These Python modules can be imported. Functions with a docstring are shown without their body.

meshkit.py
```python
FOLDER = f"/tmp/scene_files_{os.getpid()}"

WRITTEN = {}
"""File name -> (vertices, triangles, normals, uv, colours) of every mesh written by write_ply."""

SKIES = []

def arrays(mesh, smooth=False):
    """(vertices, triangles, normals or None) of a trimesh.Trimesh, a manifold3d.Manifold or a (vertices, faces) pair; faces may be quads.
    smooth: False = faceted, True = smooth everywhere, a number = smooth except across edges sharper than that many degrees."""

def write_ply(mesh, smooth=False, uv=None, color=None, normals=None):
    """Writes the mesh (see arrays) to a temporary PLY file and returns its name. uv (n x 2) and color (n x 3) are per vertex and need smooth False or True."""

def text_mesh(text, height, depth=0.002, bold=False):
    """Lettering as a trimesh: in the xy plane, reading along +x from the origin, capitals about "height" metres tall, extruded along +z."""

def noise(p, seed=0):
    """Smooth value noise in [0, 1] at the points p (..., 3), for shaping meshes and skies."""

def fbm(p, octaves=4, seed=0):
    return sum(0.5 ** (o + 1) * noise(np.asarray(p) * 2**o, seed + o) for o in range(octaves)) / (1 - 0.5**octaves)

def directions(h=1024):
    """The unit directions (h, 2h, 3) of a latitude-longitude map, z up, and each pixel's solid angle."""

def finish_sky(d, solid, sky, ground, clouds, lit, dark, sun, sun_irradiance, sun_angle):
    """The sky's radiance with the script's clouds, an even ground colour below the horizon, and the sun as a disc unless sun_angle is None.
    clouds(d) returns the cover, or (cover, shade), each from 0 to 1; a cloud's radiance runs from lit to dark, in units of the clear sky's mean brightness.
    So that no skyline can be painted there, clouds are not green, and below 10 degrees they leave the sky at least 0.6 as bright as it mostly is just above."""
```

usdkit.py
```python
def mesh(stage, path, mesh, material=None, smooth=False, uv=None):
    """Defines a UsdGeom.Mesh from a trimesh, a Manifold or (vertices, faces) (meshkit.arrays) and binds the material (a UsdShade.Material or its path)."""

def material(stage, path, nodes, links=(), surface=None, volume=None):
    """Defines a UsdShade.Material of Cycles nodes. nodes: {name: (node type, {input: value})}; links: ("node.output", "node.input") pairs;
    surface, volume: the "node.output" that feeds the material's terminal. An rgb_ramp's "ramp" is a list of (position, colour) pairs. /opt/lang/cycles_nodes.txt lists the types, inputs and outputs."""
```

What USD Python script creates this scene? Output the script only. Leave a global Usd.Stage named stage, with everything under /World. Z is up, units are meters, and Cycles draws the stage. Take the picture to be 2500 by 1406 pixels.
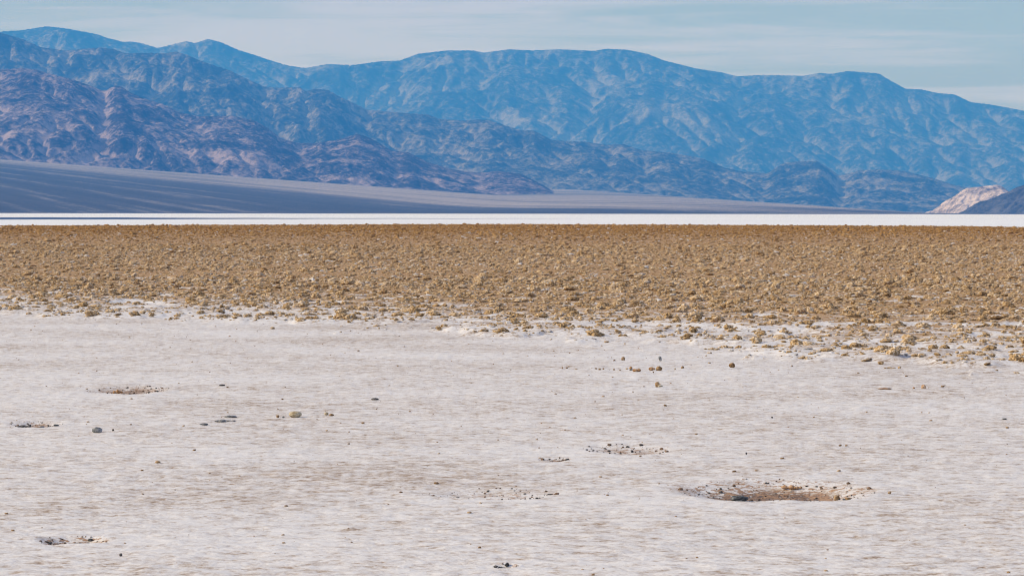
import math, numpy as np, trimesh, usdkit, meshkit
from pxr import Usd, UsdGeom, UsdLux, UsdShade, Gf, Sdf, Vt
from scipy.sparse import csc_matrix
from scipy.sparse.linalg import splu
from scipy.ndimage import gaussian_filter, gaussian_filter1d, zoom
from meshkit import fbm, noise

stage = Usd.Stage.CreateInMemory()
UsdGeom.SetStageUpAxis(stage, 'Z'); UsdGeom.SetStageMetersPerUnit(stage, 1.0)
UsdGeom.Xform.Define(stage, '/World'); UsdGeom.Scope.Define(stage, '/World/Looks')

# ------------------------------------------------------------------ camera, sky, sun, exposure
EYE = 2.2                       # metres above the salt
FOCAL_PX = 10000.0              # focal length in photograph pixels (2500 wide): a long lens
PITCH = math.atan((703 - 517.0) / FOCAL_PX)
ROLL = 0.0012
cam = UsdGeom.Camera.Define(stage, '/World/camera')
cam.CreateHorizontalApertureAttr(36.0); cam.CreateFocalLengthAttr(36.0 * FOCAL_PX / 2500)
cam.CreateClippingRangeAttr(Gf.Vec2f(0.5, 200000.0))
cam.CreateFStopAttr(20.0); cam.CreateFocusDistanceAttr(85.0)
cam.CreateExposureAttr(0.25)
cam.AddTranslateOp().Set((0, 0, EYE))
cam.AddRotateXOp().Set(90 - math.degrees(PITCH)); cam.AddRotateZOp().Set(math.degrees(ROLL))

SUN_EL, SUN_AZ = math.radians(31), math.radians(-100)     # azimuth from +y towards +x
sun_dir = np.array([math.sin(SUN_AZ) * math.cos(SUN_EL), math.cos(SUN_AZ) * math.cos(SUN_EL), math.sin(SUN_EL)])
sun = UsdLux.DistantLight.Define(stage, '/World/sun')
sun.CreateIntensityAttr(0.92); sun.CreateAngleAttr(3.0); sun.CreateColorAttr(Gf.Vec3f(1.0, 0.90, 0.76))
sun.CreateNormalizeAttr(True)
sun.AddRotateZOp().Set(-math.degrees(SUN_AZ)); sun.AddRotateXOp().Set(-(90 - math.degrees(SUN_EL)))

sky = UsdLux.DomeLight.Define(stage, '/World/sky')
sky_mat = usdkit.material(stage, '/World/Looks/sky_air', {
    'sky': ('sky_texture', {'sky_type': 'single_scattering', 'sun_disc': False, 'sun_elevation': SUN_EL, 'sun_rotation': SUN_AZ, 'altitude': 0.0, 'air_density': 1.0, 'aerosol_density': 1.0}),
    'tc': ('texture_coordinate', {}),
    'map': ('mapping', {'scale': (14.0, 14.0, 230.0), 'location': (3.1, 1.7, 0.4)}),
    'n1': ('noise_texture', {'scale': 1.0, 'detail': 5.0, 'roughness': 0.55, 'distortion': 0.6}),
    'map2': ('mapping', {'scale': (5.0, 5.0, 30.0), 'location': (0.7, 5.3, 0.9)}),
    'n2': ('noise_texture', {'scale': 1.0, 'detail': 2.0}),
    'mul': ('math', {'math_type': 'multiply_add', 'value2': 0.55}),
    'sc': ('math', {'math_type': 'multiply', 'value2': 0.6}),
    'rng': ('map_range', {'range_type': 'smoothstep', 'from_min': 0.47, 'from_max': 0.66, 'to_min': 0.1, 'to_max': 1.0, 'clamp': True}),
    'tint': ('mix_color', {'blend_type': 'multiply', 'fac': 1.0, 'b': (0.69, 0.84, 1.12), 'use_clamp': False}),
    'mix': ('mix_color', {'b': (4.6, 5.15, 7.9)}),
    'bg': ('background_shader', {'strength': 0.092})},
    [('tc.generated', 'map.vector'), ('map.vector', 'n1.vector'), ('tc.generated', 'map2.vector'), ('map2.vector', 'n2.vector'),
     ('n2.fac', 'sc.value1'), ('n1.fac', 'mul.value1'), ('sc.value', 'mul.value3'), ('mul.value', 'rng.value'), ('rng.result', 'mix.fac'),
     ('sky.color', 'tint.a'), ('tint.result', 'mix.a'), ('mix.result', 'bg.color')], surface='bg.background')
UsdShade.MaterialBindingAPI.Apply(sky.GetPrim()).Bind(sky_mat)
for p, lab, c in ((sky.GetPrim(), 'pale blue sky with thin streaky cloud above the mountains', 'sky'),):
    p.SetCustomDataByKey('label', lab); p.SetCustomDataByKey('category', c); p.SetCustomDataByKey('kind', 'structure')

# ------------------------------------------------------------------ helpers
def rays(px, py):
    """World direction (x/y, z/y) through a pixel of the 2500 x 1406 photograph."""
    u, v = (np.asarray(px, float) - 1250) / FOCAL_PX, (703 - np.asarray(py, float)) / FOCAL_PX
    c, s = math.cos(ROLL), math.sin(ROLL)
    a, b = c * u - s * v, s * u + c * v
    cp, sp = math.cos(PITCH), math.sin(PITCH)
    fwd, up = cp + b * sp, -sp + b * cp
    return a / fwd, up / fwd

def at(px, py, z=0.0):
    a, e = rays(px, py)
    y = (z - EYE) / e
    return np.stack([a * y, y], -1)

used = {}
def numbered(path):
    used[path] = used.get(path, -1) + 1
    return path if used[path] == 0 else f'{path}_{used[path]:03d}'

def tag(prim, label=None, cat=None, group=None, kind=None):
    p = prim.GetPrim() if hasattr(prim, 'GetPrim') else prim
    for k, v in (('label', label), ('category', cat), ('group', group), ('kind', kind)):
        if v: p.SetCustomDataByKey(k, v)
    return prim

def obj(name, mesh, mat, parent='/World', smooth=False, **kw):
    m = usdkit.mesh(stage, numbered(f'{parent}/{name}'), mesh, mat, smooth=smooth)
    return tag(m, **kw)

def primvar(m, name, values):
    UsdGeom.PrimvarsAPI(m).CreatePrimvar(name, Sdf.ValueTypeNames.FloatArray, 'vertex').Set(Vt.FloatArray.FromNumpy(np.asarray(values, np.float32)))

def grid_faces(ny, nx):
    i = np.arange(ny * nx).reshape(ny, nx)
    a, b, c, d = i[:-1, :-1].ravel(), i[:-1, 1:].ravel(), i[1:, 1:].ravel(), i[1:, :-1].ravel()
    return np.concatenate([np.stack([a, b, c], 1), np.stack([a, c, d], 1)])

def P2(x, y, s=1.0, z=0.0):
    return np.stack([np.asarray(x) * s, np.asarray(y) * s, np.full(np.shape(x), float(z))], -1)

def sstep(a, b, x):
    t = np.clip((x - a) / (b - a), 0, 1)
    return t * t * (3 - 2 * t)

# ------------------------------------------------------------------ materials
L = '/World/Looks/'
def rock(name, dark, mid, pale, fine, patch, bump_d, bias=0.0):
    """Bare desert rock: tone patches, fine speckle, pale sediment (primvar) in the gullies."""
    return usdkit.material(stage, L + name, {
        'g': ('geometry', {}), 'sed': ('attribute', {'attribute': 'sediment'}),
        'mp': ('mapping', {'scale': (1, 1, 1.6)}),
        'n1': ('noise_texture', {'scale': patch, 'detail': 5.0, 'roughness': 0.6}),
        'n2': ('noise_texture', {'scale': fine, 'detail': 3.0, 'roughness': 0.7}),
        'add': ('math', {'math_type': 'multiply_add', 'value2': 0.55}), 'half': ('math', {'math_type': 'multiply', 'value2': 0.45}),
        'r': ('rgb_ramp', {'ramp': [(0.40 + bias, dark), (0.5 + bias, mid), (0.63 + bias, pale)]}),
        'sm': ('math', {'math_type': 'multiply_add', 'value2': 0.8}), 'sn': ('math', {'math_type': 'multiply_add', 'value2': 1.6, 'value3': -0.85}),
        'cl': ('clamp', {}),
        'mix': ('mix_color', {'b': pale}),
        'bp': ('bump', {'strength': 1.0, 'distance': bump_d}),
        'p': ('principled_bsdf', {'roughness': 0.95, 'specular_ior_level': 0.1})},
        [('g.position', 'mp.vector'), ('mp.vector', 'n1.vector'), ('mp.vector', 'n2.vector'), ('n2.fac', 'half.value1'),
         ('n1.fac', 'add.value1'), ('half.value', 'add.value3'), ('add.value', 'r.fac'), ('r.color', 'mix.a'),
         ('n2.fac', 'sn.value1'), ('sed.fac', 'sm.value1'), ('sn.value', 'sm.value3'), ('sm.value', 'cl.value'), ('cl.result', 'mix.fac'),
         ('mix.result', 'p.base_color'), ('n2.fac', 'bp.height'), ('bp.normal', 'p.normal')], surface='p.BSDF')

M_far = rock('far_rock', (.006, .011, .016), (.030, .038, .044), (.165, .168, .16), 0.0028, 0.045, 14.0)
M_mid = rock('mid_rock', (.008, .014, .022), (.032, .040, .048), (.19, .185, .175), 0.0045, 0.06, 11.0)
M_near = rock('near_rock', (.010, .012, .024), (.040, .038, .062), (.265, .222, .245), 0.007, 0.09, 8.0)
M_pale = rock('pale_rock', (.12, .10, .10), (.33, .285, .27), (.54, .47, .44), 0.022, 0.10, 6.0)
M_dark = rock('dark_rock', (.028, .034, .046), (.05, .056, .07), (.10, .105, .12), 0.12, 0.02, 1.5)

M_fan = usdkit.material(stage, L + 'fan_gravel', {
    'g': ('geometry', {}), 'st': ('attribute', {'attribute': 'streak'}),
    'n': ('noise_texture', {'scale': 0.03, 'detail': 4.0, 'roughness': 0.7}),
    'h': ('math', {'math_type': 'multiply_add', 'value2': 0.6, 'value3': -0.30}), 'a': ('math', {'math_type': 'add'}),
    'r': ('rgb_ramp', {'ramp': [(0.0, (.040, .050, .068)), (0.3, (.068, .078, .098)), (0.6, (.21, .20, .20)), (0.9, (.33, .30, .285))]}),
    'p': ('principled_bsdf', {'roughness': 0.95, 'specular_ior_level': 0.1})},
    [('g.position', 'n.vector'), ('n.fac', 'h.value1'), ('h.value', 'a.value1'), ('st.fac', 'a.value2'), ('a.value', 'r.fac'), ('r.color', 'p.base_color')], surface='p.BSDF')

M_salt = usdkit.material(stage, L + 'salt_crust', {
    'g': ('geometry', {}), 'dirt': ('attribute', {'attribute': 'dirt'}), 'soot': ('attribute', {'attribute': 'mud'}),
    'n1': ('noise_texture', {'scale': 4.2, 'detail': 5.0, 'roughness': 0.68}),
    'n2': ('noise_texture', {'scale': 17.0, 'detail': 3.0, 'roughness': 0.7}),
    'n4': ('noise_texture', {'scale': 3.0, 'detail': 5.0, 'roughness': 0.68}), 'n5': ('noise_texture', {'scale': 17.0, 'detail': 3.0, 'roughness': 0.6}),
    'mu1': ('math', {'math_type': 'multiply_add', 'value2': 1.15, 'value3': -0.72}), 'mu2': ('math', {'math_type': 'add'}), 'mu3': ('map_range', {'range_type': 'smoothstep', 'from_min': 0.28, 'from_max': 0.52, 'to_min': 0.0, 'to_max': 1.0, 'clamp': True}),
    'di1': ('math', {'math_type': 'multiply_add', 'value2': 0.42, 'value3': -0.18}), 'di2': ('math', {'math_type': 'add'}), 'di3': ('map_range', {'range_type': 'smoothstep', 'from_min': 0.53, 'from_max': 0.60, 'to_min': 0.0, 'to_max': 1.0, 'clamp': True}),
    'n3': ('noise_texture', {'scale': 0.25, 'detail': 3.0}),
    'm12': ('math', {'math_type': 'multiply_add', 'value2': 0.52}), 'h2': ('math', {'math_type': 'multiply', 'value2': 0.48}),
    'h3': ('math', {'math_type': 'multiply_add', 'value2': 0.22, 'value3': -0.11}), 'sum': ('math', {'math_type': 'add'}),
    'r': ('rgb_ramp', {'ramp': [(0.35, (.22, .145, .085)), (0.415, (.41, .327, .24)), (0.475, (.568, .518, .447)), (0.55, (.675, .645, .578))]}),
    'rb': ('rgb_ramp', {'ramp': [(0.40, (.25, .135, .045)), (0.50, (.36, .21, .080)), (0.62, (.46, .31, .16))]}),
    'rd': ('rgb_ramp', {'ramp': [(0.38, (.05, .043, .04)), (0.48, (.17, .105, .065)), (0.60, (.36, .22, .12))]}),
    'mx1': ('mix_color', {}), 'mx2': ('mix_color', {}),
    'bp': ('bump', {'strength': 0.6, 'distance': 0.02}),
    'p': ('principled_bsdf', {'roughness': 0.85, 'specular_ior_level': 0.25})},
    [('g.position', 'n1.vector'), ('g.position', 'n2.vector'), ('g.position', 'n3.vector'), ('g.position', 'n4.vector'), ('g.position', 'n5.vector'),
     ('n4.fac', 'mu1.value1'), ('mu1.value', 'mu2.value1'), ('soot.fac', 'mu2.value2'), ('mu2.value', 'mu3.value'),
     ('dirt.fac', 'di1.value1'), ('di1.value', 'di2.value1'), ('n5.fac', 'di2.value2'), ('di2.value', 'di3.value'), ('n2.fac', 'h2.value1'), ('n1.fac', 'm12.value1'), ('h2.value', 'm12.value3'),
     ('n3.fac', 'h3.value1'), ('h3.value', 'sum.value1'), ('m12.value', 'sum.value2'), ('sum.value', 'r.fac'), ('n2.fac', 'rb.fac'), ('n2.fac', 'rd.fac'),
     ('r.color', 'mx1.a'), ('rb.color', 'mx1.b'), ('mu3.result', 'mx1.fac'), ('mx1.result', 'mx2.a'), ('rd.color', 'mx2.b'), ('di3.result', 'mx2.fac'),
     ('mx2.result', 'p.base_color'), ('n2.fac', 'bp.height'), ('bp.normal', 'p.normal')], surface='p.BSDF')

M_pan = usdkit.material(stage, L + 'far_salt', {
    'g': ('geometry', {}), 'n': ('noise_texture', {'scale': 0.01, 'detail': 3.0}),
    'r': ('rgb_ramp', {'ramp': [(0.35, (.69, .695, .65)), (0.65, (.73, .735, .69))]}),
    'p': ('principled_bsdf', {'roughness': 0.9, 'specular_ior_level': 0.2})},
    [('g.position', 'n.vector'), ('n.fac', 'r.fac'), ('r.color', 'p.base_color')], surface='p.BSDF')
M_water = usdkit.material(stage, L + 'still_water', {'p': ('principled_bsdf', {'base_color': (.03, .05, .07), 'roughness': 0.02, 'ior': 1.33})}, surface='p.BSDF')

def crumb_mat(name, cols, scale=14.0, bump=0.02):
    return usdkit.material(stage, L + name, {
        'tc': ('texture_coordinate', {}), 'oi': ('object_info', {}), 'g': ('geometry', {}),
        'n': ('noise_texture', {'scale': scale, 'detail': 4.0, 'roughness': 0.65}),
        'k': ('math', {'math_type': 'multiply_add', 'value2': 0.16, 'value3': -0.08}), 'a': ('math', {'math_type': 'add'}),
        'r': ('rgb_ramp', {'ramp': cols}),
        'bp': ('bump', {'strength': 0.7, 'distance': bump}),
        'p': ('principled_bsdf', {'roughness': 0.92, 'specular_ior_level': 0.15})},
        [('g.position', 'n.vector'), ('oi.random', 'k.value1'), ('k.value', 'a.value1'), ('n.fac', 'a.value2'), ('a.value', 'r.fac'),
         ('r.color', 'p.base_color'), ('n.fac', 'bp.height'), ('bp.normal', 'p.normal')], surface='p.BSDF')
M_clod = usdkit.material(stage, L + 'mud_crumb', {
    'oi': ('object_info', {}), 'g': ('geometry', {}), 'xyz': ('separate_xyz', {}),
    'n': ('noise_texture', {'scale': 22.0, 'detail': 4.0, 'roughness': 0.7}),
    'k': ('math', {'math_type': 'multiply_add', 'value2': 0.12, 'value3': -0.06}), 'a': ('math', {'math_type': 'add'}),
    'sandy': ('rgb_ramp', {'ramp': [(0.32, (.13, .073, .026)), (0.43, (.35, .222, .095)), (0.54, (.53, .37, .19)), (0.64, (.70, .60, .46))]}),
    'rusty': ('rgb_ramp', {'ramp': [(0.34, (.13, .058, .012)), (0.46, (.34, .175, .034)), (0.58, (.45, .26, .072)), (0.68, (.57, .41, .20))]}),
    'far': ('map_range', {'range_type': 'smoothstep', 'from_min': 130.0, 'from_max': 480.0, 'to_min': 0.0, 'to_max': 1.0, 'clamp': True}),
    'mix': ('mix_color', {}), 'bp': ('bump', {'strength': 0.8, 'distance': 0.02}),
    'p': ('principled_bsdf', {'roughness': 0.92, 'specular_ior_level': 0.15})},
    [('g.position', 'n.vector'), ('g.position', 'xyz.vector'), ('xyz.y', 'far.value'), ('oi.random', 'k.value1'), ('k.value', 'a.value1'), ('n.fac', 'a.value2'),
     ('a.value', 'sandy.fac'), ('a.value', 'rusty.fac'), ('far.result', 'mix.fac'), ('sandy.color', 'mix.a'), ('rusty.color', 'mix.b'),
     ('mix.result', 'p.base_color'), ('n.fac', 'bp.height'), ('bp.normal', 'p.normal')], surface='p.BSDF')
M_brown = crumb_mat('brown_stone', [(0.36, (.14, .08, .035)), (0.5, (.29, .18, .085)), (0.64, (.42, .30, .18))])
M_orange = crumb_mat('rusty_stone', [(0.36, (.26, .13, .05)), (0.5, (.42, .24, .11)), (0.64, (.58, .42, .28))])
M_tan = crumb_mat('tan_stone', [(0.36, (.24, .18, .10)), (0.5, (.44, .37, .24)), (0.64, (.58, .50, .36))], 20)
M_grey = crumb_mat('grey_stone', [(0.36, (.06, .065, .065)), (0.5, (.15, .155, .15)), (0.66, (.40, .39, .38))], 16)
M_soil = crumb_mat('soil_crumb', [(0.36, (.055, .04, .03)), (0.5, (.16, .10, .062)), (0.64, (.30, .20, .13))])
M_lump = crumb_mat('salt_lump', [(0.34, (.36, .28, .20)), (0.46, (.58, .53, .46)), (0.58, (.70, .67, .61))])
M_black = crumb_mat('dark_crumb', [(0.36, (.03, .03, .03)), (0.5, (.07, .068, .064)), (0.66, (.18, .165, .15))])

# ------------------------------------------------------------------ mountains: eroded terrain
def erode(U, d, steps, K, kd, fixed, seed, h0, talus):
    """Rivers and rockfall cut an uplifting block: stream-power incision on a grid of cells d."""
    ny, nx = U.shape; n = ny * nx
    h = h0.copy(); ids = np.arange(n).reshape(ny, nx); own = np.arange(n); jit = 1 + 0.25 * np.random.default_rng(seed).random((8, ny, nx))
    offs = [(-1, -1), (-1, 0), (-1, 1), (0, -1), (0, 1), (1, -1), (1, 0), (1, 1)]
    for s in range(steps):
        h = h + np.where(fixed, 0, U)
        hp, ip = np.pad(h, 1, constant_values=1e9), np.pad(ids, 1)
        best, rec, dist = np.zeros((ny, nx)), ids.copy(), np.ones((ny, nx))
        for q, (a, b) in enumerate(offs):
            Ld = d * math.hypot(a, b)
            sl = (h - hp[1 + a:1 + a + ny, 1 + b:1 + b + nx]) / Ld * jit[q]
            u = sl > best
            best = np.where(u, sl, best); rec = np.where(u, ip[1 + a:1 + a + ny, 1 + b:1 + b + nx], rec); dist = np.where(u, Ld, dist)
        r = np.where(fixed, ids, rec).ravel(); go = r != own
        o = np.argsort(h.ravel(), kind='stable'); pos = np.empty(n, int); pos[o] = own
        i, j = pos[own[go]], pos[r[go]]
        A = splu(csc_matrix((np.r_[np.ones(n), -np.ones(len(i))], (np.r_[own, j], np.r_[own, i])), shape=(n, n)), permc_spec='NATURAL', diag_pivot_thresh=0).solve(np.full(n, d * d))
        F = np.where(go, K * np.sqrt(A[pos]) / dist.ravel(), 0)[o]
        h = splu(csc_matrix((np.r_[1 + F, -F[i]], (np.r_[own, i], np.r_[own, j])), shape=(n, n)), permc_spec='NATURAL', diag_pivot_thresh=0).solve(h.ravel()[o])[pos].reshape(ny, nx)
        for q in range(2):
            hp, acc = np.pad(h, 1, mode='edge'), np.zeros_like(h)
            for a, b in ((-1, 0), (1, 0), (0, -1), (0, 1)):
                df = hp[1 + a:1 + a + ny, 1 + b:1 + b + nx] - h
                acc += kd * df + 0.22 * np.sign(df) * np.maximum(np.abs(df) - talus * d, 0)
            h = np.where(fixed, h, h + acc)
    return h, A[pos].reshape(ny, nx)

def smax(a, b, k):
    return 0.5 * (a + b + np.sqrt((a - b) ** 2 + k * k))

FAN_A = (-1700.0, 9800.0)
def fan_height(x, y):
    """Alluvial fans: two low cones spilling from canyon mouths onto the flat valley floor."""
    r1 = np.hypot(2.75 * (x - FAN_A[0]), y - FAN_A[1]); r2 = np.hypot(9.5 * (x - 150), y - 13300)
    c1 = 0.0262 * (6100 - r1); c2 = 0.0095 * (8200 - r2)
    c1 = np.where(c1 > 0, c1, c1 * 0.2); c2 = np.where(c2 > 0, c2, c2 * 0.2)
    back = np.maximum(0, y - 15000) * 0.004
    return smax(smax(c1, c2, 4.0), -1.5 + 0 * x, 2.0) - 0.6 + back

def profile(pts):
    p = np.array(pts, float)
    a, e = rays(p[:, 0], p[:, 1])
    return a, e

def mountain(name, label, mat, x_half, y0, y1, d, crest, front, back, prof, seed, K, kd, talus, steps, patch, detail, up=1.6, spread=0.55, tone=lambda X, Y: -0.08, fine_cut=1.3, seds=(0.35, 0.9)):
    """A range whose crest line runs at depth crest(x); prof = skyline (px, py) it reaches."""
    xs, ys = np.arange(-x_half, x_half + d, d), np.arange(y0, y1 + d, d)
    X, Y = np.meshgrid(xs, ys)
    wob = (fbm(P2(X, Y, 1 / 900., seed), 3, seed) - 0.5) * 2
    yc = crest(X) + 350 * (fbm(P2(X, 0 * Y, 1 / 800., 3), 3, seed + 5) - 0.5)
    f, b = front(X) , back(X)
    u = np.where(Y < yc, (Y - f) / np.maximum(yc - f, 1), (b - Y) / np.maximum(b - yc, 1)) + spread * wob * 0.35
    ta, te = profile(prof)
    az = X / Y
    want = np.interp(az, ta, te) * crest(X) + EYE - fan_height(X, crest(X))          # height the crest needs here
    want = np.maximum(want, 0)
    fixed = (u <= 0.0) | (want < 1)
    dome = np.clip(u, 0, 1) ** 0.8
    U = dome * (0.35 + 0.65 * want / want.max()) * (0.5 + 1.0 * fbm(P2(X, Y, 1 / patch, seed), 3, seed + 1))
    U *= 9.0 * d / 12.0
    h0 = np.where(fixed, 0, want * 0.25 * dome + 6 * noise(P2(X, Y, 0.9 / d, seed), seed))
    e, A = erode(U, d, steps, K, kd, fixed, seed, h0, talus)
    # finer grid with a little extra ruggedness
    ny, nx = int(len(ys) * up), int(len(xs) * up)
    zf = (ny / len(ys), nx / len(xs))
    e = zoom(e, zf, order=3, mode='nearest', grid_mode=False); la = zoom(np.log(A), zf, order=1, mode='nearest')
    X, Y = np.meshgrid(np.linspace(xs[0], xs[-1], nx), np.linspace(ys[0], ys[-1], ny))
    e = np.maximum(e, 0); U = np.where(fixed, 0, U)
    gy, gx = np.gradient(e, Y[1, 0] - Y[0, 0], X[0, 1] - X[0, 0]); slope = np.hypot(gx, gy)
    base = fan_height(X, Y)
    wx, wy = X + 0.6 * detail[0][1] * (fbm(P2(X, Y, 0.7 / detail[0][1]), 2, 4) - 0.5), Y + 0.6 * detail[0][1] * (fbm(P2(X, Y, 0.7 / detail[0][1]), 2, 5) - 0.5)
    for amp, sc in detail:                        # craggy outcrops: sharp crests
        e = e + amp * (0.62 - 2.2 * np.abs(fbm(P2(wx, wy, 1 / sc, sc), 2, seed + 9) - 0.5)) * np.clip(0.35 + slope * 1.6, 0, 1) * np.clip(e / (3 * amp), 0, 1)
    # a second, finer pass cuts gullies into the crags
    rough = np.maximum(e, 0); bed = rough <= 0.3
    e, A = erode(np.where(bed, 0, 0.35 * zoom(U, zf, order=1, mode='nearest')), d / up, 8, K * fine_cut, 0.0, bed, seed + 1, rough, talus * 1.7)
    la = np.log(A); e = np.maximum(e, 0)
    # bring the skyline to the heights the range has
    az = X / Y
    edges = np.linspace(az.min(), az.max(), 1800); ctr = 0.5 * (edges[1:] + edges[:-1])
    target = np.interp(ctr, ta, te)
    S = np.ones(len(ctr))
    for sig in (40, 25, 14, 8, 5, 3, 2, 1.5, 1.5):
        h = base + e * np.interp(az, ctr, S)
        el = np.where(e > 2, (h - EYE) / Y, -1)
        top = np.full(len(ctr), -1.0)
        for q in range(ny):
            top = np.maximum(top, np.interp(ctr, az[q], el[q], left=-1, right=-1))
        ratio = np.where(top > 1e-4, np.maximum(target + 0.0006, 1e-4) / np.maximum(top + 0.0006, 1e-4), 1)
        ratio = np.clip(ratio, 0.3, 3)
        S = S * np.exp(gaussian_filter1d(np.log(ratio), sig))
    h = base + e * np.interp(az, ctr, S) - 6.0 * np.exp(-e / 3.0)
    cell = X[0, 1] - X[0, 0]
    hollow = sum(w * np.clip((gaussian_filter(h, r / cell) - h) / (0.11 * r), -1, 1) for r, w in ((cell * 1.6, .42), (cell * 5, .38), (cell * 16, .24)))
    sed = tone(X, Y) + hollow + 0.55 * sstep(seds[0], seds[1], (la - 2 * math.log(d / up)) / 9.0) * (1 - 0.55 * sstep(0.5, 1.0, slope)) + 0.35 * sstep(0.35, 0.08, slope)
    V, Fc = np.stack([X, Y, h], -1).reshape(-1, 3), grid_faces(ny, nx)
    keep = (h - base > -5.0).ravel()
    Fc = Fc[keep[Fc].any(1)]
    idx = np.unique(Fc); re = np.full(len(V), -1); re[idx] = np.arange(len(idx))
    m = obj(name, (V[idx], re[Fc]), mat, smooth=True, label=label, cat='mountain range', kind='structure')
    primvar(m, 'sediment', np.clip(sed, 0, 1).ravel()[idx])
    return m

SKY_FAR = [(-900, 150), (-300, 110), (0, 78), (50, 75), (115, 65), (160, 70), (240, 85), (260, 93), (300, 103), (320, 102), (345, 106), (385, 118), (430, 107), (455, 101), (475, 106), (508, 96), (540, 104), (580, 122), (625, 136), (660, 148), (700, 160), (745, 167), (800, 157), (860, 160), (930, 150), (975, 149), (1020, 132), (1090, 124), (1155, 124), (1180, 129), (1245, 121), (1300, 124), (1365, 121), (1450, 125), (1480, 120), (1530, 122), (1580, 132), (1620, 148), (1700, 168), (1760, 177), (1800, 187), (1850, 184), (1900, 184), (1960, 186), (2000, 179), (2030, 181), (2070, 174), (2145, 180), (2170, 195), (2210, 217), (2250, 219), (2290, 228), (2330, 231), (2370, 250), (2420, 256), (2500, 271), (2700, 310), (3400, 380)]
SKY_MID = [(-900, 60), (-200, 80), (0, 80), (60, 98), (100, 116), (160, 124), (240, 117), (275, 120), (307, 131), (350, 130), (402, 131), (430, 127), (458, 135), (480, 145), (520, 160), (560, 172), (600, 192), (645, 212), (680, 215), (733, 213), (745, 223), (770, 217), (800, 220), (830, 237), (869, 255), (897, 269), (925, 271), (968, 275), (1048, 281), (1072, 291), (1132, 295), (1168, 292), (1192, 293), (1243, 310), (1275, 319), (1303, 319), (1347, 342), (1390, 346), (1422, 346), (1482, 354), (1522, 352), (1562, 366), (1642, 374), (1690, 382), (1722, 390), (1769, 410), (1809, 418), (1873, 424), (1909, 400), (1945, 394), (1996, 394), (2028, 414), (2048, 428), (2072, 424), (2096, 416), (2148, 414), (2208, 418), (2280, 436), (2330, 452), (2420, 470), (2500, 490), (3400, 520)]
SKY_NEAR = [(-900, 120), (-200, 165), (0, 171), (52, 167), (88, 171), (131, 183), (179, 195), (223, 211), (255, 223), (279, 211), (295, 211), (319, 227), (358, 243), (398, 255), (438, 275), (486, 285), (566, 283), (621, 295), (657, 315), (685, 338), (729, 350), (769, 350), (825, 342), (873, 327), (905, 338), (956, 368), (996, 372), (1044, 396), (1104, 414), (1164, 422), (1223, 418), (1275, 426), (1327, 454), (1355, 474), (1400, 500), (1500, 540), (3400, 560)]
mountain('mountain_range', 'farthest pale blue smooth mountain range forming the skyline', M_far, 4300, 19000, 24300, 20.0,
         lambda x: 22300 + 0 * x, lambda x: 19300 + 0 * x, lambda x: 24400 + 0 * x, SKY_FAR, 3, 0.045, 0.012, 0.75, 60, 2200.0, ((60, 260), (30, 90), (13, 36)), up=1.6)
mountain('mountain_range', 'middle blue-grey craggy range descending from left to right behind the purple range', M_mid, 2750, 12500, 15900, 12.0,
         lambda x: 14500 - 0.12 * x, lambda x: 12900 + 0.05 * x, lambda x: 15900 + 0 * x, SKY_MID, 11, 0.05, 0.008, 1.0, 55, 1100.0, ((46, 150), (26, 60), (12, 26)), up=1.6)
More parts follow.
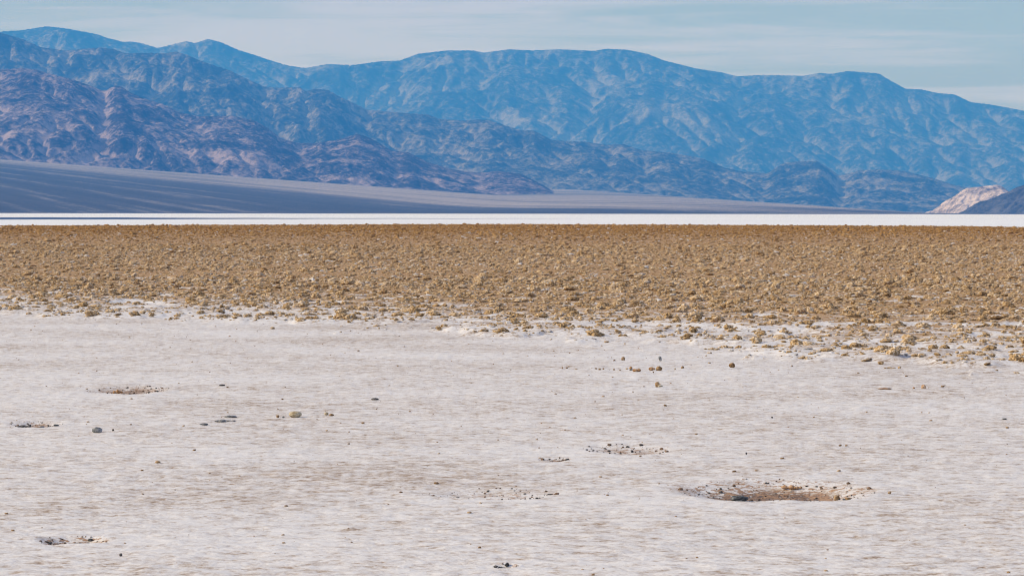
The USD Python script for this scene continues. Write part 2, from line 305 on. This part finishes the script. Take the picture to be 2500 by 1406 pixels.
mountain('mountain_range', 'nearest purple-brown range at left with pale pink scree patches', M_near, 1900, 9300, 11700, 9.0,
         lambda x: 10700 - 0.1 * x, lambda x: 9550 + 0.25 * (x + 1200), lambda x: 11700 + 0 * x, SKY_NEAR, 23, 0.05, 0.012, 0.85, 55, 800.0, ((28, 110), (16, 45), (8, 20)), up=1.6,
         tone=lambda X, Y: -0.24 + 0.66 * np.exp(-((X + 1150) / 230) ** 2) + 0.14 * sstep(0.5, 0.75, fbm(P2(X, Y, 1 / 500.), 3, 2)))

def hill(name, label, mat, cx, cy, rx, ry, height, d, seed, shape):
    xs, ys = np.arange(cx - rx, cx + rx + d, d), np.arange(cy - ry, cy + ry + d, d)
    X, Y = np.meshgrid(xs, ys)
    e = shape((X - cx) / rx, (Y - cy) / ry, X, Y)
    fixed = e <= 0
    want = np.maximum(e, 0) * height
    h, A = erode(want / 20.0, d, 26, 0.035, 0.01, fixed, seed, np.where(fixed, 0, want * 0.2 + noise(P2(X, Y, 0.7 / d), seed)), 0.9)
    h = h / max(h.max(), 1e-6) * height
    h = h + (0.7 - 2 * np.abs(fbm(P2(X, Y, 1 / 34.0), 4, seed) - 0.5)) * 9.0 * np.clip(h / 20, 0, 1)
    base = fan_height(X, Y)
    V, F = np.stack([X, Y, base + h - 2.0 * np.exp(-h)], -1).reshape(-1, 3), grid_faces(len(ys), len(xs))
    keep = ((h > 0.05)).ravel(); F = F[keep[F].any(1)]
    idx = np.unique(F); re = np.full(len(V), -1); re[idx] = np.arange(len(idx))
    m = obj(name, (V[idx], re[F]), mat, smooth=True, label=label, cat='hill', kind='structure')
    la = (np.log(A) - 2 * math.log(d)) / 7
    primvar(m, 'sediment', np.clip(la, 0, 1).ravel()[idx])
xa, _ = rays(2395, 480)
hill('hill', 'bare pale pinkish badland hill at the foot of the mountains, far right', M_pale, xa * 8800, 8800, 125, 230, 57, 2.2, 5,
     lambda u, v, X, Y: np.clip(1 - np.abs(u) ** 1.6 - np.abs(v) ** 1.6 + 0.9 * (fbm(P2(X, Y, 1 / 70.), 3, 9) - .5), 0, 1) * (0.78 + .22 * u))
xb, _ = rays(2765, 480)
hill('hill', 'dark blue wedge-shaped hill cut by the right edge of the photo', M_dark, xb * 7600, 7600, 330, 300, 130, 4.0, 6,
     lambda u, v, X, Y: np.clip(1 - np.abs(u) ** 1.0 - np.abs(v) ** 1.3 + 0.12 * (fbm(P2(X, Y, 1 / 80.), 3, 19) - .5), 0, 1))

# valley floor with the alluvial fans, out to the foot of everything
ys = np.concatenate([np.linspace(3400, 14000, 460), np.linspace(14100, 25900, 40)])
s = np.concatenate([np.linspace(-1.6, -0.19, 16), np.linspace(-0.18, 0.18, 420), np.linspace(0.19, 1.6, 16)])
S_, Y = np.meshgrid(s, ys); X = S_ * Y
near_edge = 1.2 * (fbm(P2(X, Y, 1 / 300.), 3, 2) - 0.5)
Z = fan_height(X, Y) + 0.25 + near_edge * sstep(3500, 4500, Y) - 1.2 * sstep(3760, 3420, Y)
th = np.arctan2(FAN_A[1] - Y, 2.75 * (X - FAN_A[0])); rr = np.hypot(2.75 * (X - FAN_A[0]), Y - FAN_A[1])
streak = 0.45 * fbm(np.stack([th * 60, rr / 1500, 0 * rr], -1), 5, 31) + 0.22 * fbm(np.stack([th * 190, rr / 700, 0 * rr], -1), 3, 35) + 0.33 * fbm(np.stack([th * 14, rr / 3500, 0 * rr], -1), 3, 37)
m = obj('alluvial_fan', (np.stack([X, Y, Z], -1).reshape(-1, 3), grid_faces(*X.shape)), M_fan, smooth=True, label='grey-blue gravel fan with pale streaks sloping down to the salt', cat='alluvial fan', kind='structure')
primvar(m, 'streak', (0.06 + 0.36 * sstep(math.radians(46), math.radians(36), th + 0.10 * (streak - 0.5)) * sstep(1.5, 14.0, Z) + 0.46 * sstep(0.38, 0.68, streak) * sstep(math.radians(72), math.radians(50), th) + 0.2 * sstep(0.02, 0.0, np.abs(streak - 0.55))).ravel())

# ------------------------------------------------------------------ salt flat in the foreground
EDGE = [(-1200, 742), (0, 760), (100, 768), (250, 772), (400, 778), (500, 785), (650, 790), (800, 795), (900, 800), (1050, 803), (1150, 820), (1280, 830), (1400, 832), (1500, 830), (1560, 828), (1650, 835), (1750, 850), (1900, 858), (2050, 870), (2200, 885), (2350, 885), (2500, 888), (3700, 960)]
ep = np.array(EDGE, float); exy = at(ep[:, 0], ep[:, 1]); e_az, e_y = exy[:, 0] / exy[:, 1], exy[:, 1]
FAR_Y = 690.0
fq = at(np.array([-1200, 0, 600, 1250, 1800, 2500, 3700]), np.array([557, 553, 550.3, 549, 551, 555.5, 560])); f_az, f_y = fq[:, 0] / fq[:, 1], fq[:, 1]
def far_y(az):
    return np.interp(az, f_az, f_y) + 26 * (fbm(P2(az * 90, 0 * az, 1, 3), 4, 44) - 0.5)
def inside(x, y):
    """Metres behind the near edge of the mud field."""
    return y - np.interp(x / np.maximum(y, 1), e_az, e_y) + 0.3 + 4.0 * (fbm(P2(x, y, 1 / 5.0, 6.0), 3, 57) - 0.5)
def mud_cover(x, y):
    d = inside(x, y)
    lump = fbm(P2(x, y, 1 / 1.3, 4.0), 4, 51)
    big = fbm(P2(x, y, 1 / 11.0, 8.0), 3, 53)
    c = np.interp(d, [-3, 0, 3, 9, 22, 45, 90, 200], [-0.05, 0.17, 0.27, 0.31, 0.37, 0.46, 0.66, 1.1])
    return sstep(0.02, 0.20, c + (lump - 0.5) * 1.0 + (big - 0.5) * 0.30 - 0.10) * (d > -4.0)

HOLLOWS = [  # centre px, py of rims, px width, depth m, dirt, name, label
    ((1640, 2150), (1168, 1229), 0.09, 1.0, 'widest shallow hollow in the salt with broken brown and dark edge, lower right'),
    ((1415, 1655), (1084, 1110), 0.025, 0.60, 'small grey speckled hollow in the salt, above and left of the widest hollow'),
    ((205, 420), (941, 963), 0.035, 0.8, 'small brown-rimmed hollow in the salt left of the pale oval stone'),
    ((1310, 1400), (1115, 1126), 0.02, 0.8, 'tiny grey scar in the salt below the small grey speckled hollow'),
    ((1010, 1390), (1192, 1222), 0.03, 0.42, 'long faint brown dip in the salt left of the widest hollow'),
    ((85, 275), (1308, 1331), 0.05, 1.0, 'dark crack under lifted crust in the lower left corner'),
    ((15, 160), (1027, 1043), 0.035, 0.7, 'dark pitted scar in the salt near the left edge'),
    ((1205, 1270), (1377, 1388), 0.02, 0.75, 'short dark scar in the salt at the bottom centre')]
hol = []
for (xa, xb), (ya, yb), dep, amt, lab in HOLLOWS:
    f_, b_ = at((xa + xb) / 2, yb), at((xa + xb) / 2, ya)
    l_, r_ = at(xa, (ya + yb) / 2), at(xb, (ya + yb) / 2)
    hol.append(dict(c=(f_ + b_) / 2, rx=(r_[0] - l_[0]) / 2, ry=(b_[1] - f_[1]) / 2, dep=dep, amt=amt, lab=lab))

def hollow_r(hh, x, y):
    a = np.arctan2((y - hh['c'][1]) / hh['ry'], (x - hh['c'][0]) / hh['rx'])
    wob = 1 + 0.28 * (noise(np.stack([np.cos(a) * 2.2, np.sin(a) * 2.2, np.full(np.shape(a), hh['c'][0])], -1), 3) - 0.5)
    return np.hypot((x - hh['c'][0]) / hh['rx'], (y - hh['c'][1]) / hh['ry']) / wob

def ground_z(x, y, fine=True):
    z = 0.030 * (fbm(P2(x, y, 1 / 3.0), 3, 61) - 0.5) + 0.022 * (fbm(P2(x, y, 1 / 0.55), 4, 62) - 0.5)
    if fine: z = z + 0.018 * (fbm(P2(x, y, 1 / 0.14), 2, 63) - 0.5)
    fade = 1 - sstep(120, 400, y) * 0.6
    z = z * fade
    for hh in hol:
        near = (np.abs(x - hh['c'][0]) < 2.2 * hh['rx']) & (np.abs(y - hh['c'][1]) < 2.2 * hh['ry'])
        if near.any():
            r = hollow_r(hh, x[near], y[near])
            z[near] += -hh['dep'] * (1 - sstep(0.35, 1.0, r)) + 0.05 * hh['dep'] * np.exp(-((r - 1.1) / 0.12) ** 2)
    mc = mud_cover(x, y)
    z = z + mc * (0.02 + 0.10 * fbm(P2(x, y, 1 / 0.8, 2.0), 4, 66))
    return z, mc

sden = np.linspace(-0.148, 0.148, 760)
s = np.concatenate([-np.geomspace(4.0, 0.16, 26), sden, np.geomspace(0.16, 4.0, 26)])
ys = np.concatenate([np.array([-300.0, -60.0, 2.0, 12.0]), np.geomspace(18.0, 24.0, 10)[:-1], 1 / np.linspace(1 / 24.0, 1 / 135.0, 430)])
S_, Y = np.meshgrid(s, ys); X = S_ * np.maximum(Y, 30.0)
Z, MC = ground_z(X, Y)
ride = sstep(0.0, 0.6, -((Y < 12) * 1.0)); 
D = np.zeros_like(X); owner = np.full(X.shape, -1)
for k, hh in enumerate(hol):
    near = (np.abs(X - hh['c'][0]) < 2.0 * hh['rx']) & (np.abs(Y - hh['c'][1]) < 2.0 * hh['ry'])
    r = hollow_r(hh, X[near], Y[near])
    inner = sstep(1.16, 0.86, r)
    D[near] = np.maximum(D[near], inner * (0.46 + 0.46 * sstep(0.72, 0.42, r)) * hh['amt'])
    owner[near] = np.where(r < 1.05, k, owner[near])
fl, mcf = 0.5 * fbm(P2(X, Y, 1 / 0.5, 1.0), 3, 81), MC
F = grid_faces(*X.shape); V = np.stack([X, Y, Z], -1).reshape(-1, 3); own = owner.ravel()[F]
fo = np.where((own == own[:, :1]).all(1), own[:, 0], -1)
NRM = meshkit.arrays((V, F), True)[2]
def piece(name, sel, **kw):
    f = F[sel]; idx = np.unique(f); re = np.full(len(V), -1); re[idx] = np.arange(len(idx))
    m = obj(name, (V[idx], re[f]), M_salt, **kw)
    m.CreateNormalsAttr(Vt.Vec3fArray.FromNumpy(NRM[idx].astype(np.float32))); m.SetNormalsInterpolation('vertex')
    primvar(m, 'dirt', D.ravel()[idx]); primvar(m, 'mud', (MC * np.interp(inside(X, Y), [0, 8, 30, 60], [0.38, 0.50, 0.75, 0.88])).ravel()[idx])
piece('salt_flat', fo == -1, label='near flat of white salt crust with brownish stains in the foreground', cat='salt flat', kind='structure')
for k, hh in enumerate(hol):
    piece('salt_hollow', fo == k, label=hh['lab'], cat='hollow', kind='structure')

# ground under the mud field, then the clean white pan behind it
ys = 1 / np.linspace(1 / 135.0, 1 / FAR_Y, 200); s = np.concatenate([-np.geomspace(4.0, 0.16, 16), np.linspace(-0.15, 0.15, 420), np.geomspace(0.16, 4.0, 16)])
S_, Y = np.meshgrid(s, np.linspace(0, 1, 200)); Y = 1 / ((1 - Y) / 135.0 + Y / far_y(S_)); X = S_ * Y
Z, MC = ground_z(X, Y, False)
m = obj('mud_flat', (np.stack([X, Y, Z], -1).reshape(-1, 3), grid_faces(*X.shape)), M_salt, smooth=True, label='wide brown field of crumbled salty mud across the middle distance', cat='mud flat', kind='structure')
primvar(m, 'dirt', np.zeros(X.size)); primvar(m, 'mud', (MC * 0.92).ravel())
ys = np.concatenate([np.linspace(480, 1400, 60), np.geomspace(1450, 4300, 24)]); s = np.concatenate([np.linspace(-4, -0.16, 20), np.linspace(-0.15, 0.15, 160), np.linspace(0.16, 4, 20)])
S_, Y = np.meshgrid(s, ys); X = S_ * Y
obj('salt_pan', (np.stack([X, Y, -0.12 * sstep(far_y(S_) + 45, far_y(S_) + 5, Y)], -1).reshape(-1, 3), grid_faces(*X.shape)), M_pan, smooth=True, label='distant strip of bright clean white salt below the mountains', cat='salt pan', kind='structure')

# thin strip of standing water on the far salt
cols = np.linspace(-900, 1420, 60)
lo = np.interp(cols, [-900, 0, 300, 520, 800, 1420], [537, 536.2, 535.8, 535.0, 534.3, 533.9]); hi = np.interp(cols, [-900, 0, 300, 520, 800, 1420], [530.5, 531, 531.2, 532.2, 533.2, 533.8])
wob = (noise(P2(cols, cols * 0, 1 / 60.), 5) - 0.5) * 0.5
a_, b_ = at(cols, lo + wob), at(cols, hi + wob)
V2 = np.concatenate([np.c_[a_, np.full(60, 0.03)], np.c_[b_, np.full(60, 0.03)]]); i = np.arange(59)
obj('water', (V2, np.concatenate([np.stack([i, i + 1, i + 61], 1), np.stack([i, i + 61, i + 60], 1)])), M_water, label='thin blue-grey strip of water lying on the far white salt at left', cat='water', kind='structure')

# ------------------------------------------------------------------ clods of the mud field
def lump(seed, flat=0.6, rough=0.35, sub=2, pieces=1, spread=0.5, small=(.35, .7)):
    """A crumbly clod about one metre across, its base at z = 0."""
    rng = np.random.default_rng(seed); parts = []
    for k in range(pieces):
        s_ = trimesh.creation.icosphere(subdivisions=sub)
        v = np.array(s_.vertices)
        n1 = fbm(v * 1.4 + seed * 7.3 + k * 3.1, 3, seed); n2 = fbm(v * 5.0 + seed * 3.3 + k, 3, seed + 1); n2 = 1 - 2 * np.abs(n2 - 0.5) * 1.6
        v = v * (0.5 * (1 + rough * 2 * (n1 - 0.5) + rough * 1.1 * (n2 - 0.7)))[:, None]
        v *= np.array([1, rng.uniform(.7, 1.1), flat * rng.uniform(.8, 1.2)])
        if k:
            v = v * rng.uniform(*small) + np.array([rng.uniform(-1.1, 1.1) * spread, rng.uniform(-1, 1) * spread, -0.05])
        parts.append((v, np.array(s_.faces)))
    V_ = np.concatenate([p[0] for p in parts]); F_ = np.concatenate([p[1] + sum(len(q[0]) for q in parts[:i]) for i, p in enumerate(parts)])
    V_[:, 2] -= V_[:, 2].min() * 0.55
    return V_, F_

rng = np.random.default_rng(77)
def band(y0, y1, per_m2):
    n = int(0.155 * (y1 * y1 - y0 * y0) * per_m2)
    y = np.sqrt(rng.uniform(y0 * y0, y1 * y1, n)); x = rng.uniform(-0.155, 0.155, n) * y
    return np.stack([x, y], 1)
pts = np.concatenate([band(54, 130, 42.0), band(130, 260, 16.0), band(260, FAR_Y + 3, 3.4)])
pts = pts[pts[:, 1] < far_y(pts[:, 0] / pts[:, 1]) + 2]
dj = inside(pts[:, 0], pts[:, 1]); mc = mud_cover(pts[:, 0], pts[:, 1])
keep = rng.random(len(pts)) < np.clip(mc * 0.9 * np.interp(dj, [0, 12, 40], [0.8, 0.9, 1.0]) + 0.03 * (dj > 0), 0, 1); pts = pts[keep]
size = np.exp(rng.normal(math.log(0.040), 0.60, len(pts))).clip(0.012, 0.22) * np.interp(pts[:, 1], [60, 130, 260, 700], [1.0, 1.2, 1.6, 2.4])
size = np.minimum(size, 0.55)
gz, _ = ground_z(pts[:, 0].copy(), pts[:, 1].copy(), False)
yaw = rng.uniform(0, 2 * math.pi, len(pts)); tilt = rng.normal(0, 0.25, len(pts)); hz = rng.uniform(0.5, 1.5, len(pts)) * np.interp(pts[:, 1], [60, 260, 700], [1, .85, .75])
var = rng.integers(0, 10, len(pts))
lumps = [lump(200 + k, flat=0.42 + 0.04 * (k % 4), rough=0.55, sub=3, pieces=2 + k % 4) for k in range(10)]
look = size / pts[:, 1] * np.where(np.abs(pts[:, 0] / pts[:, 1]) < 0.122, 1, 0)
big = np.zeros(len(pts), bool); big[np.argsort(-look)[:300]] = True

protos = []
for k, lm in enumerate(lumps):
    path = f'/World/Looks/clod_kinds/clod_{k:03d}'
    if k == 0: stage.CreateClassPrim('/World/Looks/clod_kinds')
    UsdGeom.Xform.Define(stage, path); usdkit.mesh(stage, path + '/clod', lm, M_clod, smooth=True); protos.append(path)
def place(prim_path, proto, loc, yaw_, tilt_, sc):
    x = UsdGeom.Xform.Define(stage, prim_path)
    x.AddTranslateOp().Set(Gf.Vec3d(*map(float, loc))); x.AddRotateZOp().Set(math.degrees(yaw_)); x.AddRotateXOp().Set(math.degrees(tilt_)); x.AddScaleOp().Set(Gf.Vec3f(*map(float, sc)))
    x.GetPrim().GetReferences().AddInternalReference(proto); x.GetPrim().SetInstanceable(True)
    return x
for i in np.nonzero(big)[0]:
    x = place(numbered('/World/mud_clod'), protos[var[i]], (*pts[i], gz[i] - 0.01), yaw[i], tilt[i], size[i] * np.array([1, 1, hz[i]]))
    tag(x, 'larger crumbly brown clod of salty mud near the front of the brown field', 'mud clod', 'larger mud clods at the front of the brown field')

def scatter(name, P, sc, yaw_, tilt_, kinds, meshes, mat, label, cat, kind='stuff'):
    inst = UsdGeom.PointInstancer.Define(stage, numbered(f'/World/{name}'))
    rel = inst.CreatePrototypesRel()
    for k, lm in enumerate(meshes):
        pth = f'{inst.GetPath()}/shape_{k:03d}' if k else f'{inst.GetPath()}/shape'
        usdkit.mesh(stage, pth, lm, mat, smooth=True); rel.AddTarget(pth)
    inst.CreateProtoIndicesAttr(Vt.IntArray.FromNumpy(kinds.astype(np.int32)))
    inst.CreatePositionsAttr(Vt.Vec3fArray.FromNumpy(P.astype(np.float32)))
    inst.CreateScalesAttr(Vt.Vec3fArray.FromNumpy(sc.astype(np.float32)))
    cy, sy, cx, sx = np.cos(yaw_ / 2), np.sin(yaw_ / 2), np.cos(tilt_ / 2), np.sin(tilt_ / 2)
    q = np.stack([cy * cx, cy * sx, sy * sx, sy * cx], 1)
    inst.CreateOrientationsAttr(Vt.QuathArray([Gf.Quath(*map(float, r)) for r in q]))
    return tag(inst, label, cat, kind=kind)
pale = (rng.random(len(pts)) < np.interp(dj[keep], [0, 30, 120, 400], [0.34, 0.24, 0.13, 0.04])) & ~big
scatter('salt_crumbs', np.c_[pts[pale], gz[pale] - 0.01], size[pale][:, None] * np.array([[.75, .75, .6]]), yaw[pale], tilt[pale], var[pale], lumps, M_lump,
        'white salt lumps mixed in among the brown mud crumbs', 'salt crumbs')
r_ = ~big & ~pale
scatter('mud_crumbs', np.c_[pts[r_], gz[r_] - 0.01], size[r_][:, None] * np.stack([np.ones(r_.sum()), np.ones(r_.sum()), hz[r_]], 1), yaw[r_], tilt[r_], var[r_], lumps, M_clod,
        'countless crumbs and clods of brown salty mud covering the middle distance', 'mud crumbs')

# ------------------------------------------------------------------ single stones lying on the salt
def stone(px, py, w, h, mat, label, seed, name='stone', cat='stone', group=None, flat=None, rough=0.28, sub=3, lean=0.0, pieces=1, parts=None, spread=0.5, small=(.35, .7)):
    """w, h: size in photograph pixels at its base point."""
    loc = at(px, py); sc = loc[1] / FOCAL_PX
    z, _ = ground_z(np.array([loc[0]]), np.array([loc[1]]))
    v, f = lump(seed, flat=0.9, rough=rough, sub=sub, pieces=pieces, spread=spread, small=small)
    v = v / np.array([np.ptp(v[:, 0]), np.ptp(v[:, 0]), np.ptp(v[:, 2])]) * np.array([w, w * 1.0, h * 1.12]) * sc
    c, s2 = math.cos(lean), math.sin(lean)
    v = np.c_[v[:, 0] * c + v[:, 2] * s2, v[:, 1], -v[:, 0] * s2 + v[:, 2] * c]
    v[:, 2] -= v[:, 2].min() + 0.12 * h * sc
    x = UsdGeom.Xform.Define(stage, numbered(f'/World/{name}')); x.AddTranslateOp().Set(Gf.Vec3d(float(loc[0]), float(loc[1]), float(z[0])))
    usdkit.mesh(stage, f'{x.GetPath()}/body', (v, f), mat, smooth=True)
    for k, (dx, w2, h2, m2, nm, lb) in enumerate(parts or ()):
        v2, f2 = lump(seed + 50 + k, flat=0.9, rough=rough, sub=3)
        v2 = v2 / np.array([np.ptp(v2[:, 0]), np.ptp(v2[:, 0]), np.ptp(v2[:, 2])]) * np.array([w2, w2, h2]) * sc; v2[:, 0] += dx * sc; v2[:, 2] -= v2[:, 2].min() + 0.1 * h2 * sc; v2[:, 1] -= 0.02
        q = usdkit.mesh(stage, f'{x.GetPath()}/{nm}', (v2, f2), m2, smooth=True); tag(q, lb)
    return tag(x, label, cat, group)

stone(721, 1020, 32, 15, M_tan, 'largest pale tan oval stone lying alone on the salt at left centre', 301, rough=0.16)
stone(237, 1056, 26, 14, M_grey, 'dark grey rounded stone with pale flecks on the salt at far left', 302, rough=0.2)
stone(1787, 899, 16, 13, M_brown, 'dark brown angular stone alone on the salt right of the row of stones', 303, rough=0.35)
stone(1605, 944, 12, 13, M_brown, 'two-tone stone, brown with a pale lower end, below the row of brown stones', 304, parts=[(7, 13, 6, M_tan, 'pale_end', 'pale pinkish lower end')])
stone(1613, 882, 8, 12, M_grey, 'small upright grey-brown slab of stone above the row of brown stones', 305, lean=-0.35)
stone(1521, 880, 10, 9, M_brown, 'small brown stone above the left half of the row', 306, rough=0.4)
stone(1500, 881, 6, 4, M_brown, 'tiny brown pebble just left of the small stone above the row', 307, name='pebble', cat='pebble')
ROW = 'row of small brown stones on the salt below the mud field'
stone(1609, 906, 16, 11, M_brown, 'dark brown stone at the right end of the row of small stones', 310, group=ROW, rough=0.35)
stone(1590, 906, 18, 8, M_orange, 'rusty brown low stone next to the dark one ending the row', 311, group=ROW, rough=0.5, pieces=5, spread=0.9, small=(.4, .9))
stone(1558, 908, 22, 8, M_orange, 'widest flat orange-brown stone in the row of small stones', 312, group=ROW, rough=0.5, pieces=7, spread=1.1, small=(.4, .9))
stone(1540, 901, 9, 6, M_orange, 'upper rusty stone just left of the widest flat stone of the row', 313, group=ROW)
stone(1541, 906, 9, 4, M_grey, 'flat grey-brown stone under the rusty one in the row', 314, group=ROW)
PB = ['first to the left of the flat rusty stone group in the row', 'thin one second left of the flat rusty stones in the row', 'third left of the flat rusty stones in the row', 'rightmost of three close together left of the row centre', 'widest of three close together left of the row centre', 'leftmost of three close together left of the row centre',
      'thin one between the row centre and its left end', 'second from the left end of the row', 'leftmost of the whole row', 'first to the right of the dark stone ending the row', 'rightmost of the whole row', 'just below the rusty low stone of the row']
for k, (px, py, w, h) in enumerate([(1530, 904, 5, 5), (1514, 906, 6, 3), (1499, 904, 6, 4), (1473, 903, 5, 4), (1464, 905, 7, 4), (1455, 903, 6, 3), (1407, 903, 7, 2), (1384, 901, 6, 3), (1373, 902, 4, 4), (1648, 904, 4, 4), (1666, 900, 8, 6), (1595, 911, 4, 3)]):
    stone(px, py, w, h, M_brown, 'tiny brown pebble, ' + PB[k], 320 + k, name='pebble', cat='pebble', group='small pebbles of the row of stones', sub=2)
stone(2255, 950, 13, 10, M_orange, 'tan-orange stone alone on the salt at far right', 340, rough=0.3)
stone(2231, 949, 6, 5, M_orange, 'tiny rusty pebble left of the tan-orange stone at far right', 341, name='pebble', cat='pebble')
stone(2160, 950, 36, 4, M_orange, 'thin flat rusty crust flake left of the tan-orange stone', 342, name='crust_flake', cat='crust flake', rough=0.4)
stone(797, 1014, 11, 7, M_tan, 'left lump of the small broken group right of the pale oval stone', 343, rough=0.4)
stone(808, 1018, 13, 6, M_brown, 'middle brown lump of the small broken group right of the pale oval stone', 344, rough=0.4, pieces=3)
stone(678, 1020, 8, 7, M_brown, 'brown pebble left of the pale oval stone', 345, name='pebble', cat='pebble')
stone(692, 1021, 6, 4, M_grey, 'grey pebble close to the left side of the pale oval stone', 346, name='pebble', cat='pebble')
stone(276, 1053, 6, 5, M_black, 'dark pebble right of the dark grey rounded stone', 347, name='pebble', cat='pebble')
stone(563, 1019, 32, 6, M_grey, 'uppermost of three dark flat crust flakes left of the pale oval stone', 348, name='crust_flake', cat='crust flake', rough=0.35)
stone(543, 1030, 52, 7, M_grey, 'longest of three dark flat crust flakes left of the pale oval stone', 349, name='crust_flake', cat='crust flake', rough=0.5, pieces=7, spread=1.2)
stone(498, 1037, 22, 5, M_grey, 'lowest of three dark flat crust flakes left of the pale oval stone', 350, name='crust_flake', cat='crust flake', rough=0.35)
stone(55, 1042, 28, 6, M_black, 'wide dark lump in the pitted scar near the left edge', 351, pieces=3, rough=0.4)
stone(72, 1041, 10, 8, M_black, 'rounded dark stone in the pitted scar near the left edge', 352)
stone(102, 1043, 13, 5, M_grey, 'grey lump right of the rounded dark stone near the left edge', 353, rough=0.4)
stone(137, 1040, 14, 5, M_grey, 'grey lump at the right end of the pitted scar near the left edge', 354, rough=0.4)
stone(295, 1356, 8, 8, M_black, 'small black pebble near the bottom left corner', 355, name='pebble', cat='pebble')
stone(915, 978, 20, 5, M_black, 'dark broken flake on the salt right of and above the pale oval stone', 356, name='crust_flake', cat='crust flake', pieces=3, rough=0.4)
stone(1885, 1021, 5, 4, M_black, 'tiny black pebble above the widest hollow', 357, name='pebble', cat='pebble')
stone(1822, 1110, 5, 5, M_black, 'tiny black pebble between the two speckled hollows', 358, name='pebble', cat='pebble')
stone(543, 942, 16, 4, M_black, 'small dark flake right of the brown-rimmed hollow', 359, name='crust_flake', cat='crust flake', rough=0.4)
stone(287, 958, 24, 12, M_orange, 'rusty brown lump on the rim of the small brown-rimmed hollow', 360, rough=0.55, pieces=9, spread=1.0, small=(.25, .7), sub=2)
stone(1935, 1180, 52, 12, M_orange, 'rusty lump on the back edge of the widest hollow', 361, rough=0.6, pieces=16, spread=1.3, small=(.2, .8), sub=2)
stone(2043, 1206, 17, 14, M_brown, 'dark brown stone inside the right half of the widest hollow', 362, rough=0.35)
stone(1806, 1225, 46, 16, M_grey, 'grey slanting slab in the front of the widest hollow', 363, rough=0.3)
stone(2172, 1206, 9, 7, M_brown, 'small brown pebble just right of the widest hollow', 364, name='pebble', cat='pebble')
stone(1740, 854, 40, 6, M_clod, 'low brown crust flake just in front of the mud field', 365, name='crust_flake', cat='crust flake', rough=0.55, pieces=9, spread=1.3, small=(.25, .8))
stone(2150, 890, 16, 8, M_clod, 'small brown clod in front of the mud field at right', 366, rough=0.4, pieces=2)
stone(2172, 899, 30, 4, M_clod, 'thin brown crust flake in front of the mud field at right', 367, name='crust_flake', cat='crust flake', rough=0.55, pieces=9, spread=1.3, small=(.25, .8))
stone(2196, 900, 9, 6, M_clod, 'brown pebble at the right end of the thin flake in front of the mud field', 368, name='pebble', cat='pebble')
stone(2452, 1024, 14, 3, M_grey, 'thin grey flake on the salt near the right edge', 369, name='crust_flake', cat='crust flake', rough=0.4)

# crumbs in the hollows and the sparse grit on the salt
cr, cz = [], []
for hh in hol:
    n = int(240 * hh['amt'] * hh['rx'] / 0.8) + 6
    a = rng.uniform(0, 2 * math.pi, n); r = np.sqrt(rng.uniform(0.02, 0.9, n))
    p = np.stack([hh['c'][0] + hh['rx'] * r * np.cos(a), hh['c'][1] + hh['ry'] * r * np.sin(a)], 1)
    cr.append(p); cz.append(np.exp(rng.normal(math.log(0.011), 0.5, n)).clip(.005, .038))
P_, Z_ = np.concatenate(cr), np.concatenate(cz)
g_, _ = ground_z(P_[:, 0].copy(), P_[:, 1].copy())
n = len(P_); half = rng.random(n) < 0.5
for sel, mt, lb in ((half, M_black, 'dark grey crumbs lying in the hollows of the salt'), (~half, M_soil, 'brown crumbs lying in the hollows of the salt')):
    k = sel.sum()
    scatter('hollow_crumbs', np.c_[P_[sel], g_[sel]], np.repeat(Z_[sel][:, None], 3, 1), rng.uniform(0, 6.28, k), rng.normal(0, .3, k), rng.integers(0, 4, k), [lump(400 + q, .55, .6, 2) for q in range(4)], mt, lb, 'crumbs')
n = 1500
y = np.sqrt(rng.uniform(24 ** 2, 90 ** 2, n)); P_ = np.stack([rng.uniform(-.15, .15, n) * y, y], 1); P_ = P_[inside(P_[:, 0], P_[:, 1]) < 0]; n = len(P_)
g_, _ = ground_z(P_[:, 0].copy(), P_[:, 1].copy()); zz = np.exp(rng.normal(math.log(0.012), 0.55, n)).clip(.005, .045)
scatter('salt_grit', np.c_[P_, g_], zz[:, None] * np.array([[1, 1, .8]]), rng.uniform(0, 6.28, n), rng.normal(0, .2, n), rng.integers(0, 4, n), [lump(420 + q, .6, .4, 1) for q in range(4)], M_brown, 'sparse brown grit scattered over the near salt', 'grit')

# ------------------------------------------------------------------ air
haze = usdkit.material(stage, L + 'valley_air', {'v': ('principled_volume', {'color': (.050, .335, 1.0), 'density': 7.2e-5, 'anisotropy': 0.0, 'absorption_color': (1, 1, 1)})}, volume='v.volume')
b = trimesh.creation.box([2 * 50000, 27500, 1150.0]); b.apply_translation([0, 27500 / 2 - 1500, 575 - 8.0])
obj('haze', b, haze, label='thin blue haze filling the valley in front of the mountains', cat='haze', kind='stuff')
